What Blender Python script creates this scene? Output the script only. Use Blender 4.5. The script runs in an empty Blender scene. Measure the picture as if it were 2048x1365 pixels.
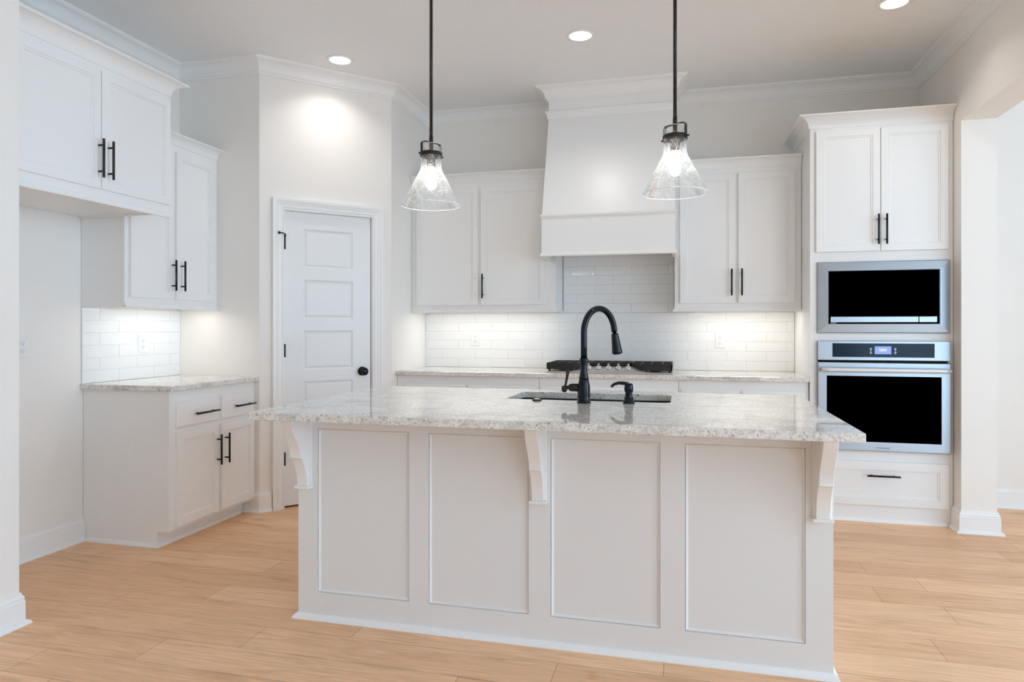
import bpy, math, random
from mathutils import Vector

random.seed(7)
S = bpy.context.scene
COL = S.collection
R = math.radians

# ------------------------------------------------------------------ camera
cam_d = bpy.data.cameras.new('camera')
cam = bpy.data.objects.new('camera', cam_d)
COL.objects.link(cam)
cam.location = (0, 0, 1.24)
cam.rotation_euler = (R(90), 0, 0.247208)
cam_d.sensor_width = 36
cam_d.lens = 1346.745 / 2048 * 36
cam_d.shift_y = -(682.5 - 656.29) / 2048
cam_d.clip_start = 0.02
S.camera = cam

# ------------------------------------------------------------------ exposure
vs = S.view_settings
vs.view_transform = 'Standard'
vs.look = 'None'
vs.gamma = 1
vs.use_curve_mapping = False
vs.exposure = 1.16
S.cycles.use_denoising = True
S.cycles.max_bounces = 12
S.cycles.diffuse_bounces = 8
S.cycles.glossy_bounces = 4
S.cycles.transparent_max_bounces = 16
S.cycles.caustics_reflective = False
S.cycles.caustics_refractive = False

# ------------------------------------------------------------------ world: pale daylight sky
W = bpy.data.worlds.new('daylight')
S.world = W
W.use_nodes = True
wb = W.node_tree.nodes['Background']
wb.inputs['Color'].default_value = (0.54, 0.77, 1.0, 1)
wb.inputs['Strength'].default_value = 2.25
# soft daylight from the windows of the room on the right
sd = bpy.data.lights.new('window_daylight', 'SUN')
sd.energy = 2.75; sd.angle = R(70); sd.color = (0.46, 0.72, 1.0)
so = bpy.data.objects.new('window_daylight', sd); COL.objects.link(so)
so.rotation_euler = Vector((-0.95, -0.20, -0.24)).to_track_quat('-Z', 'Y').to_euler()

CEIL = 3.048
LAMP_POWER = 1.0        # recessed cans, watts
PENDANT_POWER = 2.2
STRIP_POWER = 0.5


# ------------------------------------------------------------------ materials
def new_mat(name):
    m = bpy.data.materials.new(name)
    m.use_nodes = True
    return m, m.node_tree.nodes, m.node_tree.links, m.node_tree.nodes['Principled BSDF']


def plain(name, col, rough=0.5, metal=0.0, spec=0.5, bump=0.0, bscale=300.0, vary=0.0, vscale=3.0):
    m, N, L, b = new_mat(name)
    b.inputs['Base Color'].default_value = (*col, 1)
    b.inputs['Roughness'].default_value = rough
    b.inputs['Metallic'].default_value = metal
    b.inputs['Specular IOR Level'].default_value = spec
    tc = N.new('ShaderNodeTexCoord')
    if vary:
        n = N.new('ShaderNodeTexNoise'); n.inputs['Scale'].default_value = vscale
        L.new(tc.outputs['Object'], n.inputs['Vector'])
        r = N.new('ShaderNodeValToRGB')
        r.color_ramp.elements[0].position = 0.3; r.color_ramp.elements[1].position = 0.7
        r.color_ramp.elements[0].color = (*[c * (1 - vary) for c in col], 1)
        r.color_ramp.elements[1].color = (*[min(1, c * (1 + vary)) for c in col], 1)
        L.new(n.outputs['Fac'], r.inputs['Fac']); L.new(r.outputs['Color'], b.inputs['Base Color'])
    if bump:
        n = N.new('ShaderNodeTexNoise'); n.inputs['Scale'].default_value = bscale
        n.inputs['Detail'].default_value = 3
        L.new(tc.outputs['Object'], n.inputs['Vector'])
        bp = N.new('ShaderNodeBump'); bp.inputs['Strength'].default_value = bump
        bp.inputs['Distance'].default_value = 0.002
        L.new(n.outputs['Fac'], bp.inputs['Height']); L.new(bp.outputs['Normal'], b.inputs['Normal'])
    return m


def emit(name, col, strength):
    m, N, L, b = new_mat(name)
    b.inputs['Base Color'].default_value = (*col, 1)
    b.inputs['Emission Color'].default_value = (*col, 1)
    b.inputs['Emission Strength'].default_value = strength
    return m


WALL = plain('wall_paint', (0.865, 0.832, 0.79), 0.55, bump=0.25, bscale=140, spec=0.35)
CEILP = plain('ceiling_paint', (0.86, 0.872, 0.885), 0.7, bump=0.2, bscale=120, spec=0.2)
TRIM = plain('trim_paint', (0.87, 0.865, 0.855), 0.35, spec=0.45)
CAB = plain('cabinet_paint', (0.855, 0.85, 0.84), 0.33, spec=0.5)
ISL = plain('island_paint', (0.80, 0.795, 0.79), 0.38, spec=0.45)
DOORP = plain('door_paint', (0.82, 0.83, 0.83), 0.35, spec=0.45)
BRONZE = plain('dark_bronze', (0.030, 0.024, 0.021), 0.38, metal=0.55, vary=0.25, vscale=60)
BLACKM = plain('satin_black_metal', (0.003, 0.005, 0.010), 0.14, metal=0.0, spec=0.28)
STEEL = plain('brushed_steel', (0.40, 0.435, 0.475), 0.36, metal=1.0, bump=0.05, bscale=400)
CHROME = plain('chrome', (0.66, 0.66, 0.66), 0.16, metal=1.0)
HANDLE = plain('satin_steel', (0.70, 0.71, 0.72), 0.45, metal=0.5)
TRAY = plain('cooktop_steel', (0.74, 0.71, 0.68), 0.28, metal=0.9)
IRON = plain('cast_iron', (0.022, 0.019, 0.018), 0.55, spec=0.4, bump=0.3, bscale=500)
GLASSBLK = plain('black_oven_glass', (0.0, 0.0, 0.0), 0.25, spec=0.0)
PANELBLK = plain('navy_control_glass', (0.010, 0.022, 0.042), 0.15, spec=0.15)
GAPBLK = plain('gap_black', (0.006, 0.006, 0.008), 0.6, spec=0.1)
SINKM = plain('dark_composite', (0.018, 0.017, 0.017), 0.45, bump=0.2, bscale=600)
PLASTIC = plain('white_plastic', (0.84, 0.84, 0.83), 0.3)
SLOT = plain('outlet_slot', (0.05, 0.045, 0.04), 0.5)
LOGO = plain('logo_grey', (0.10, 0.11, 0.12), 0.4)
CANLIT = emit('lit_downlight', (1.0, 0.96, 0.90), 3)
BULBLIT = emit('lit_filament_bulb', (1.0, 0.95, 0.88), 14)
STRIPLIT = emit('lit_led_strip', (1.0, 0.96, 0.90), 2)
SCREEN = emit('lit_display', (0.20, 0.28, 0.58), 0.30)
SCREENTXT = emit('lit_digits', (0.85, 0.90, 1.0), 0.8)
ICON = emit('lit_icons', (0.45, 0.52, 0.6), 0.7)


def floor_mat():
    m, N, L, b = new_mat('oak_plank_floor')
    tc = N.new('ShaderNodeTexCoord')
    br = N.new('ShaderNodeTexBrick')
    br.offset = 0.0; br.offset_frequency = 2; br.squash = 1
    br.inputs['Scale'].default_value = 1
    br.inputs['Brick Width'].default_value = 1.22
    br.inputs['Row Height'].default_value = 0.182
    br.inputs['Mortar Size'].default_value = 0.0011
    br.inputs['Mortar Smooth'].default_value = 0.2
    br.inputs['Color1'].default_value = (0.82, 0.485, 0.27, 1)
    br.inputs['Color2'].default_value = (0.94, 0.60, 0.355, 1)
    br.inputs['Mortar'].default_value = (0.30, 0.19, 0.11, 1)
    mpb = N.new('ShaderNodeMapping'); mpb.inputs['Location'].default_value = (0.31, -0.0885, 0)
    L.new(tc.outputs['Object'], mpb.inputs['Vector'])
    # every row of planks starts at its own random place
    sx = N.new('ShaderNodeSeparateXYZ'); L.new(mpb.outputs['Vector'], sx.inputs[0])
    dv = N.new('ShaderNodeMath'); dv.operation = 'DIVIDE'; dv.inputs[1].default_value = 0.182
    L.new(sx.outputs['Y'], dv.inputs[0])
    fl = N.new('ShaderNodeMath'); fl.operation = 'FLOOR'; L.new(dv.outputs[0], fl.inputs[0])
    wn = N.new('ShaderNodeTexWhiteNoise'); wn.noise_dimensions = '1D'; L.new(fl.outputs[0], wn.inputs['W'])
    ma = N.new('ShaderNodeMath'); ma.operation = 'MULTIPLY_ADD'; ma.inputs[1].default_value = 1.22
    L.new(wn.outputs['Value'], ma.inputs[0]); L.new(sx.outputs['X'], ma.inputs[2])
    cb = N.new('ShaderNodeCombineXYZ'); L.new(ma.outputs[0], cb.inputs['X']); L.new(sx.outputs['Y'], cb.inputs['Y'])
    L.new(cb.outputs[0], br.inputs['Vector'])
    # fine grain along X
    mp = N.new('ShaderNodeMapping'); mp.inputs['Scale'].default_value = (2.0, 46, 1)
    L.new(tc.outputs['Object'], mp.inputs['Vector'])
    n1 = N.new('ShaderNodeTexNoise'); n1.inputs['Scale'].default_value = 2.0
    n1.inputs['Detail'].default_value = 7; n1.inputs['Roughness'].default_value = 0.65
    n1.inputs['Distortion'].default_value = 0.6
    L.new(mp.outputs['Vector'], n1.inputs['Vector'])
    r1 = N.new('ShaderNodeValToRGB')
    r1.color_ramp.elements[0].position = 0.32; r1.color_ramp.elements[0].color = (0.76, 0.71, 0.66, 1)
    r1.color_ramp.elements[1].position = 0.62; r1.color_ramp.elements[1].color = (1.06, 1.05, 1.04, 1)
    L.new(n1.outputs['Fac'], r1.inputs['Fac'])
    mx = N.new('ShaderNodeMix'); mx.data_type = 'RGBA'; mx.blend_type = 'MULTIPLY'
    mx.inputs['Factor'].default_value = 0.85
    L.new(br.outputs['Color'], mx.inputs[6]); L.new(r1.outputs['Color'], mx.inputs[7])
    # broad cathedral tone drift and knots
    mp2 = N.new('ShaderNodeMapping'); mp2.inputs['Scale'].default_value = (1.6, 7.5, 1)
    L.new(tc.outputs['Object'], mp2.inputs['Vector'])
    n2 = N.new('ShaderNodeTexNoise'); n2.inputs['Scale'].default_value = 1.5
    n2.inputs['Detail'].default_value = 4; n2.inputs['Distortion'].default_value = 1.0
    L.new(mp2.outputs['Vector'], n2.inputs['Vector'])
    r2 = N.new('ShaderNodeValToRGB')
    r2.color_ramp.elements[0].position = 0.27; r2.color_ramp.elements[0].color = (0.68, 0.60, 0.52, 1)
    r2.color_ramp.elements[1].position = 0.46; r2.color_ramp.elements[1].color = (1, 1, 1, 1)
    L.new(n2.outputs['Fac'], r2.inputs['Fac'])
    mx2 = N.new('ShaderNodeMix'); mx2.data_type = 'RGBA'; mx2.blend_type = 'MULTIPLY'
    mx2.inputs['Factor'].default_value = 0.55
    L.new(mx.outputs[2], mx2.inputs[6]); L.new(r2.outputs['Color'], mx2.inputs[7])
    L.new(mx2.outputs[2], b.inputs['Base Color'])
    b.inputs['Roughness'].default_value = 0.42
    b.inputs['Specular IOR Level'].default_value = 0.5
    bp = N.new('ShaderNodeBump'); bp.inputs['Strength'].default_value = 0.15
    bp.inputs['Distance'].default_value = 0.001
    L.new(n1.outputs['Fac'], bp.inputs['Height']); L.new(bp.outputs['Normal'], b.inputs['Normal'])
    return m


def granite_mat():
    m, N, L, b = new_mat('speckled_granite')
    tc = N.new('ShaderNodeTexCoord')

    def noise(scale, detail, rough, dist=0.0, vec=None):
        n = N.new('ShaderNodeTexNoise'); n.inputs['Scale'].default_value = scale
        n.inputs['Detail'].default_value = detail; n.inputs['Roughness'].default_value = rough
        n.inputs['Distortion'].default_value = dist
        L.new(vec or tc.outputs['Object'], n.inputs['Vector'])
        return n

    def ramp(n, stops):
        r = N.new('ShaderNodeValToRGB')
        e = r.color_ramp.elements
        e[0].position, e[0].color = stops[0][0], (*stops[0][1], 1)
        e[1].position, e[1].color = stops[-1][0], (*stops[-1][1], 1)
        for p, c in stops[1:-1]:
            q = e.new(p); q.color = (*c, 1)
        L.new(n.outputs['Fac'], r.inputs['Fac'])
        return r

    def mult(a, c, f):
        x = N.new('ShaderNodeMix'); x.data_type = 'RGBA'; x.blend_type = 'MULTIPLY'
        x.inputs['Factor'].default_value = f
        L.new(a, x.inputs[6]); L.new(c, x.inputs[7])
        return x.outputs[2]
    base = ramp(noise(95, 5, 0.7), [(0.33, (0.48, 0.45, 0.42)), (0.46, (0.76, 0.73, 0.69)), (0.58, (0.88, 0.86, 0.83))])
    cloud = ramp(noise(7, 4, 0.6, 0.8), [(0.34, (0.72, 0.69, 0.65)), (0.55, (1, 1, 1))])
    spots = ramp(noise(160, 2, 0.5), [(0.30, (0.12, 0.10, 0.09)), (0.37, (1, 1, 1))])
    blot = ramp(noise(26, 3, 0.6, 0.4), [(0.27, (0.25, 0.22, 0.20)), (0.34, (1, 1, 1))])
    mp = N.new('ShaderNodeMapping'); mp.inputs['Scale'].default_value = (1.2, 14, 6)
    L.new(tc.outputs['Object'], mp.inputs['Vector'])
    vein = ramp(noise(2.2, 6, 0.7, 0.5, mp.outputs['Vector']), [(0.30, (0.55, 0.52, 0.50)), (0.44, (1, 1, 1))])
    c = mult(base.outputs['Color'], cloud.outputs['Color'], 0.7)
    c = mult(c, spots.outputs['Color'], 0.9)
    c = mult(c, blot.outputs['Color'], 0.75)
    c = mult(c, vein.outputs['Color'], 0.7)
    L.new(c, b.inputs['Base Color'])
    b.inputs['Roughness'].default_value = 0.02
    b.inputs['IOR'].default_value = 1.75
    return m


def tile_mat():
    m, N, L, b = new_mat('glossy_white_tile')
    tc = N.new('ShaderNodeTexCoord')
    b.inputs['Base Color'].default_value = (0.86, 0.865, 0.86, 1)
    b.inputs['Roughness'].default_value = 0.07
    b.inputs['Specular IOR Level'].default_value = 0.5
    n = N.new('ShaderNodeTexNoise'); n.inputs['Scale'].default_value = 16; n.inputs['Detail'].default_value = 2
    L.new(tc.outputs['Object'], n.inputs['Vector'])
    bp = N.new('ShaderNodeBump'); bp.inputs['Strength'].default_value = 0.9
    bp.inputs['Distance'].default_value = 0.004
    L.new(n.outputs['Fac'], bp.inputs['Height']); L.new(bp.outputs['Normal'], b.inputs['Normal'])
    return m


def seeded_glass_mat():
    m, N, L, b = new_mat('seeded_clear_glass')
    N.remove(b)
    out = N['Material Output']
    tc = N.new('ShaderNodeTexCoord')
    v = N.new('ShaderNodeTexVoronoi'); v.inputs['Scale'].default_value = 190
    L.new(tc.outputs['Object'], v.inputs['Vector'])
    r = N.new('ShaderNodeValToRGB')
    r.color_ramp.elements[0].position = 0.18; r.color_ramp.elements[0].color = (1, 1, 1, 1)
    r.color_ramp.elements[1].position = 0.42; r.color_ramp.elements[1].color = (0, 0, 0, 1)
    L.new(v.outputs['Distance'], r.inputs['Fac'])
    n = N.new('ShaderNodeTexNoise'); n.inputs['Scale'].default_value = 40
    L.new(tc.outputs['Object'], n.inputs['Vector'])
    r2 = N.new('ShaderNodeValToRGB')
    r2.color_ramp.elements[0].position = 0.42; r2.color_ramp.elements[1].position = 0.58
    L.new(n.outputs['Fac'], r2.inputs['Fac'])
    seed = N.new('ShaderNodeMath'); seed.operation = 'MULTIPLY'
    L.new(r.outputs['Color'], seed.inputs[0]); L.new(r2.outputs['Color'], seed.inputs[1])
    bp = N.new('ShaderNodeBump'); bp.inputs['Strength'].default_value = 0.5; bp.inputs['Distance'].default_value = 0.002
    L.new(seed.outputs[0], bp.inputs['Height'])
    tr = N.new('ShaderNodeBsdfTransparent'); tr.inputs['Color'].default_value = (0.97, 0.98, 0.985, 1)
    gl = N.new('ShaderNodeBsdfGlossy'); gl.inputs['Roughness'].default_value = 0.05
    L.new(bp.outputs['Normal'], gl.inputs['Normal'])
    fr = N.new('ShaderNodeFresnel'); fr.inputs['IOR'].default_value = 1.5
    mix = N.new('ShaderNodeMixShader')
    fh_ = N.new('ShaderNodeMath'); fh_.operation = 'MULTIPLY'; fh_.inputs[1].default_value = 0.5
    L.new(fr.outputs[0], fh_.inputs[0]); L.new(fh_.outputs[0], mix.inputs[0]); L.new(tr.outputs[0], mix.inputs[1]); L.new(gl.outputs[0], mix.inputs[2])
    df = N.new('ShaderNodeBsdfDiffuse'); df.inputs['Color'].default_value = (0.9, 0.92, 0.93, 1)
    tl = N.new('ShaderNodeBsdfTranslucent'); tl.inputs['Color'].default_value = (0.9, 0.92, 0.93, 1)
    mw = N.new('ShaderNodeMixShader'); mw.inputs[0].default_value = 0.5
    L.new(df.outputs[0], mw.inputs[1]); L.new(tl.outputs[0], mw.inputs[2])
    fac = N.new('ShaderNodeMath'); fac.operation = 'MULTIPLY_ADD'
    fac.inputs[1].default_value = 0.62; fac.inputs[2].default_value = 0.07
    L.new(seed.outputs[0], fac.inputs[0])
    m2 = N.new('ShaderNodeMixShader')
    L.new(fac.outputs[0], m2.inputs[0]); L.new(mix.outputs[0], m2.inputs[1]); L.new(mw.outputs[0], m2.inputs[2])
    L.new(m2.outputs[0], out.inputs['Surface'])
    return m


FLOORM = floor_mat()
GRAN = granite_mat()
TILE = tile_mat()
GROUT = plain('tile_grout', (0.74, 0.735, 0.72), 0.7)
SEED = seeded_glass_mat()
RIMG = plain('glass_rim', (0.95, 0.96, 0.96), 0.15, spec=0.6)


# ------------------------------------------------------------------ mesh builder
class MB:
    def __init__(s):
        s.v = []; s.f = []; s.sm = []

    def add(s, vs_, fs, smooth=False):
        o = len(s.v)
        s.v += [tuple(p) for p in vs_]
        for f in fs:
            s.f.append(tuple(i + o for i in f)); s.sm.append(smooth)
        return s

    def box(s, x0, x1, y0, y1, z0, z1):
        return s.add([(x0, y0, z0), (x1, y0, z0), (x1, y1, z0), (x0, y1, z0), (x0, y0, z1), (x1, y0, z1), (x1, y1, z1), (x0, y1, z1)],
                     [(0, 3, 2, 1), (4, 5, 6, 7), (0, 1, 5, 4), (1, 2, 6, 5), (2, 3, 7, 6), (3, 0, 4, 7)])

    def prism_x(s, poly, x0, x1):      # poly of (y, z)
        n = len(poly)
        return s.add([(x0, y, z) for y, z in poly] + [(x1, y, z) for y, z in poly],
                     [tuple(range(n))[::-1], tuple(range(n, 2 * n))] + [(i, (i + 1) % n, (i + 1) % n + n, i + n) for i in range(n)])

    def prism_z(s, poly, z0, z1):      # poly of (x, y)
        n = len(poly)
        return s.add([(x, y, z0) for x, y in poly] + [(x, y, z1) for x, y in poly],
                     [tuple(range(n))[::-1], tuple(range(n, 2 * n))] + [(i, (i + 1) % n, (i + 1) % n + n, i + n) for i in range(n)])

    def lathe(s, prof, c=(0, 0, 0), n=28, axis='z', caps=True, smooth=True):
        def P(r, h, a):
            x, y = r * math.cos(a), r * math.sin(a)
            p = {'z': (x, y, h), 'y': (x, h, y), 'x': (h, x, y)}[axis]
            return (p[0] + c[0], p[1] + c[1], p[2] + c[2])
        V = [P(r, h, 2 * math.pi * k / n) for r, h in prof for k in range(n)]
        F = [(i * n + k, i * n + (k + 1) % n, (i + 1) * n + (k + 1) % n, (i + 1) * n + k) for i in range(len(prof) - 1) for k in range(n)]
        s.add(V, F, smooth)
        if caps:
            o = len(s.v) - len(V); m = len(prof) - 1
            s.f += [tuple(o + k for k in range(n))[::-1], tuple(o + m * n + k for k in range(n))]; s.sm += [False, False]
        return s

    def tube(s, pts, rad, n=14, smooth=True):
        pts = [Vector(p) for p in pts]
        rads = rad if isinstance(rad, (list, tuple)) else [rad] * len(pts)
        V = []; prev = None
        for i, p in enumerate(pts):
            t = (pts[min(i + 1, len(pts) - 1)] - pts[max(i - 1, 0)]).normalized()
            if prev is None:
                a = Vector((0, 0, 1)) if abs(t.z) < 0.9 else Vector((1, 0, 0))
                u = t.cross(a).normalized()
            else:
                u = (prev - t * prev.dot(t)).normalized()
            prev = u; w = t.cross(u)
            V += [p + (u * math.cos(2 * math.pi * k / n) + w * math.sin(2 * math.pi * k / n)) * rads[i] for k in range(n)]
        m = len(pts) - 1
        F = [(i * n + k, i * n + (k + 1) % n, (i + 1) * n + (k + 1) % n, (i + 1) * n + k) for i in range(m) for k in range(n)]
        s.add(V, F, smooth)
        o = len(s.v) - len(V)
        s.f += [tuple(o + k for k in range(n))[::-1], tuple(o + m * n + k for k in range(n))]; s.sm += [False, False]
        return s

    def sweep(s, prof, path, z=0.0, closed=False):
        """profile (out, dz) along a plan path, out to the right-hand side of travel, mitred corners"""
        P = [Vector((p[0], p[1])) for p in path]; n = len(P); k = len(prof)
        V = []
        for i in range(n):
            ds = []
            if i > 0 or closed: ds.append((P[i] - P[i - 1]).normalized())
            if i < n - 1 or closed: ds.append((P[(i + 1) % n] - P[i]).normalized())
            nr = [Vector((d.y, -d.x)) for d in ds]
            m = nr[0] if len(nr) == 1 else (nr[0] + nr[1]) / (1 + nr[0].dot(nr[1]))
            V += [(P[i].x + m.x * o, P[i].y + m.y * o, z + h) for o, h in prof]
        F = []
        for i in range(n if closed else n - 1):
            j = (i + 1) % n
            F += [(i * k + a, i * k + (a + 1) % k, j * k + (a + 1) % k, j * k + a) for a in range(k)]
        if not closed:
            F += [tuple(range(k))[::-1], tuple(range((n - 1) * k, n * k))]
        return s.add(V, F)

    def rings(s, x0, x1, z0, z1, R_, fill=True):
        """concentric rectangles (inset, y): a framed, recessed panel that faces -Y"""
        V = []
        for ins, y in R_:
            V += [(x0 + ins, y, z0 + ins), (x1 - ins, y, z0 + ins), (x1 - ins, y, z1 - ins), (x0 + ins, y, z1 - ins)]
        F = [(i * 4 + a, i * 4 + (a + 1) % 4, (i + 1) * 4 + (a + 1) % 4, (i + 1) * 4 + a) for i in range(len(R_) - 1) for a in range(4)]
        if fill:
            m = (len(R_) - 1) * 4; F.append((m, m + 1, m + 2, m + 3))
        return s.add(V, F)

    def build(s, name, mat, parent=None, bevel=0.0, loc=None):
        me = bpy.data.meshes.new(name)
        me.from_pydata(s.v, [], s.f)
        me.polygons.foreach_set('use_smooth', s.sm)
        me.materials.append(mat); me.validate(); me.update()
        import bmesh
        bm = bmesh.new(); bm.from_mesh(me)
        bmesh.ops.recalc_face_normals(bm, faces=bm.faces)
        bm.to_mesh(me); bm.free()
        o = bpy.data.objects.new(name, me); COL.objects.link(o)
        if parent: o.parent = parent
        if loc: o.location = loc
        if bevel:
            b = o.modifiers.new('bevel', 'BEVEL'); b.width = bevel; b.segments = 2
            b.limit_method = 'ANGLE'; b.angle_limit = R(40)
        return o


def thing(name, label, cat, loc=(0, 0, 0), rz=0.0, group=None):
    o = bpy.data.objects.new(name, None); COL.objects.link(o)
    o.location = loc; o.rotation_euler = (0, 0, rz); o.empty_display_size = 0.05
    o['label'] = label; o['category'] = cat
    if group: o['group'] = group
    return o


def tag(o, label, cat, group=None):
    o['label'] = label; o['category'] = cat
    if group: o['group'] = group
    return o


def struct(o, label=None):
    o['kind'] = 'structure'
    if label: o['label'] = label
    return o


def copy_thing(o, loc, rz, label):
    r = o.copy(); COL.objects.link(r); r.location = loc; r.rotation_euler = (0, 0, rz); r['label'] = label
    for ch in list(o.children):
        c = ch.copy(); COL.objects.link(c); c.parent = r
        for g in list(ch.children):
            d = g.copy(); COL.objects.link(d); d.parent = c
    return r


def text_mesh(name, body, size, mat, parent, loc, bold=0.0, space=1.0):
    cu = bpy.data.curves.new(name, 'FONT'); cu.body = body; cu.size = size
    cu.align_x = 'CENTER'; cu.align_y = 'CENTER'; cu.extrude = 0.0003; cu.offset = bold; cu.space_character = space
    t = bpy.data.objects.new(name + '_curve', cu); COL.objects.link(t)
    bpy.context.view_layer.update()
    dg = bpy.context.evaluated_depsgraph_get()
    me = bpy.data.meshes.new_from_object(t.evaluated_get(dg))
    bpy.data.objects.remove(t)
    me.name = name; me.materials.clear(); me.materials.append(mat)
    o = bpy.data.objects.new(name, me); COL.objects.link(o); o.parent = parent
    o.location = loc; o.rotation_euler = (R(90), 0, 0)
    return o


# ------------------------------------------------------------------ plan
XL, YB, XR = -3.39, 5.36, 1.64            # left, back and right walls
YP = 3.975                                # pantry's left wall
P0 = (-2.755, YP); P1 = (-2.107, 4.662)   # pantry's angled wall
XP = -2.107
DU = Vector((P1[0] - P0[0], P1[1] - P0[1])); DL = DU.length; DA = math.atan2(DU.y, DU.x)
STUBX, STUBY = -2.68, 2.22                # end of the wall beside the refrigerator space
YE = 4.62                                 # end of the right wall at the opening
XE = 1.83

# ------------------------------------------------------------------ room shell
struct(MB().box(-5.0, 4.6, -2.5, 5.6, -0.06, 0.0).build('floor', FLOORM))
struct(MB().box(-5.0, 4.6, -2.5, 5.6, CEIL, CEIL + 0.08).build('ceiling', CEILP))
struct(MB().box(XL - 0.12, XL, STUBY, YB + 0.12, 0, CEIL).build('wall_left', WALL))
struct(MB().box(XL - 0.12, STUBX, 0.9, STUBY, 0, CEIL).build('wall_near_left', WALL))
struct(MB().box(XL, P0[0], YP, YP + 0.10, 0, CEIL).build('wall_pantry_left', WALL))
struct(MB().box(XP - 0.10, XP, P1[1] + 0.002, YB, 0, CEIL).build('wall_pantry_right', WALL))
struct(MB().box(XL, XR, YB, YB + 0.12, 0, CEIL).build('wall_back', WALL))
m = MB().box(XR, XE, YE, YB + 0.12, 0, CEIL)
m.box(XR, XE, 1.4, YE, 2.498, CEIL)
m.box(XR, XE, 0.9, 1.4, 0, CEIL)
struct(m.build('wall_right', WALL))
struct(MB().box(XE, 4.6, 5.33, 5.45, 0, CEIL).build('wall_far', WALL))
struct(MB().box(-5.12, 2.6, -2.62, -2.5, 0, CEIL).box(2.6, 4.6, -2.62, -2.5, 2.6, CEIL).build('wall_rear_added', WALL))  # unseen wall, added to block sky light from behind the island front
m = MB().box(4.6, 4.72, -2.62, 5.45, 0, 0.12).box(4.6, 4.72, -2.62, 5.45, 2.72, CEIL)
for y0, y1 in ((-2.62, -2.2), (-0.2, 0.2), (1.6, 2.0), (3.1, 5.45)): m.box(4.6, 4.72, y0, y1, 0.12, 2.72)
struct(m.build('wall_far_right_added', WALL))  # unseen wall, added; its gaps are sized for the daylight they let in
struct(MB().box(-5.12, -5.0, -2.5, 0.9, 0, CEIL).build('wall_rear_left_added', WALL))  # unseen side wall, added to shut out light from the rear left
struct(MB().box(-5.0, XL - 0.12, 0.9, 1.02, 0, CEIL).build('wall_rear_return_added', WALL))  # unseen return, added to close the left corner against outside light
# angled pantry wall with its door opening
DO0, DO1, DOZ = 0.158, 0.796, 2.053
m = MB().box(0, DO0, 0, 0.11, 0, CEIL).box(DO1, DL, 0, 0.11, 0, CEIL).box(DO0, DO1, 0, 0.11, DOZ, CEIL)
o = struct(m.build('wall_pantry_front', WALL)); o.location = (P0[0], P0[1], 0); o.rotation_euler = (0, 0, DA)

# crown moulding, one run round the room and the hood chimney
CR = [(0, -0.100), (0.009, -0.100), (0.012, -0.092), (0.010, -0.089), (0.016, -0.084), (0.020, -0.083), (0.022, -0.078)]
for i in range(8):
    a = i / 7 * math.pi / 2
    CR.append((0.024 + 0.050 * (1 - math.cos(a)), -0.074 + 0.054 * math.sin(a)))
CR += [(0.076, -0.016), (0.083, -0.013), (0.086, -0.0005), (0, -0.0005)]
HX0, HX1, HCY = -0.975, -0.045, 4.99
path = [(STUBX, 0.9), (STUBX, STUBY), (XL, STUBY), (XL, YP), P0, P1, (XP, YB), (HX0, YB), (HX0, HCY), (HX1, HCY), (HX1, YB), (XR, YB), (XR, 0.9)]
struct(MB().sweep(CR, path, CEIL).build('trim_1', TRIM), 'white crown moulding round the ceiling')

# baseboards
BP = [(0, 0), (0.032, 0), (0.032, 0.006), (0.028, 0.014), (0.016, 0.020), (0.015, 0.100), (0.012, 0.104), (0.014, 0.109), (0.012, 0.118), (0.007, 0.124), (0.006, 0.133), (0, 0.135)]
SH = [(0, 0), (0.018, 0), (0.018, 0.005), (0.014, 0.014), (0.006, 0.020), (0, 0.021)]
struct(MB().sweep(BP, [(STUBX, 0.9), (STUBX, STUBY), (XL, STUBY)]).build('baseboard_near_left', TRIM))
struct(MB().sweep(BP, [(XL, STUBY + 0.001), (XL, 3.196)]).build('baseboard_left', TRIM))
ex = lambda t: (P0[0] + DU.x / DL * t, P0[1] + DU.y / DL * t)
struct(MB().sweep(BP, [(-2.868, YP), P0, ex(0.077)]).build('baseboard_pantry', TRIM))
# right wall end: travel so that the room is on the right-hand side
struct(MB().sweep(BP, [(XR, 4.735), (XR, YE), (XE, YE), (XE, 5.33)]).build('baseboard_right', TRIM))
struct(MB().sweep(BP, [(XE + 0.034, 5.33), (4.6, 5.33)]).build('baseboard_far', TRIM))

# ------------------------------------------------------------------ pantry door
door = bpy.data.objects.new('door_1', None); COL.objects.link(door)
door.location = (P0[0], P0[1], 0); door.rotation_euler = (0, 0, DA)
struct(door, 'white five panel pantry door on the angled wall')
D0, D1 = 0.166, 0.785
m = MB()
pz = [(0.16, 0.52), (0.590, 0.866), (0.946, 1.222), (1.304, 1.577), (1.660, 1.932)]
yd = 0.012
m.box(D0, D1, yd + 0.012, yd + 0.035, 0.014, 2.046)
PX0, PX1 = 0.296, 0.652
m.box(D0, PX0, yd, yd + 0.012, 0.014, 2.046).box(PX1, D1, yd, yd + 0.012, 0.014, 2.046)
zs = [0.014] + [z for p in pz for z in p] + [2.046]
for a, b_ in zip(zs[0::2], zs[1::2]):
    m.box(PX0, PX1, yd, yd + 0.012, a, b_)
for a, b_ in pz:
    m.rings(PX0, PX1, a, b_, [(0, yd), (0.004, yd + 0.003), (0.011, yd + 0.009), (0.014, yd + 0.009), (0.022, yd + 0.004), (0.03, yd + 0.003)])
m.build('door_panel', DOORP, door)
m = MB()   # jamb
m.box(DO0, DO0 + 0.006, -0.001, 0.11, 0, DOZ).box(DO1 - 0.006, DO1, -0.001, 0.11, 0, DOZ).box(DO0, DO1, -0.001, 0.11, DOZ - 0.005, DOZ)
m.build('door_jamb', TRIM, door)
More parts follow.
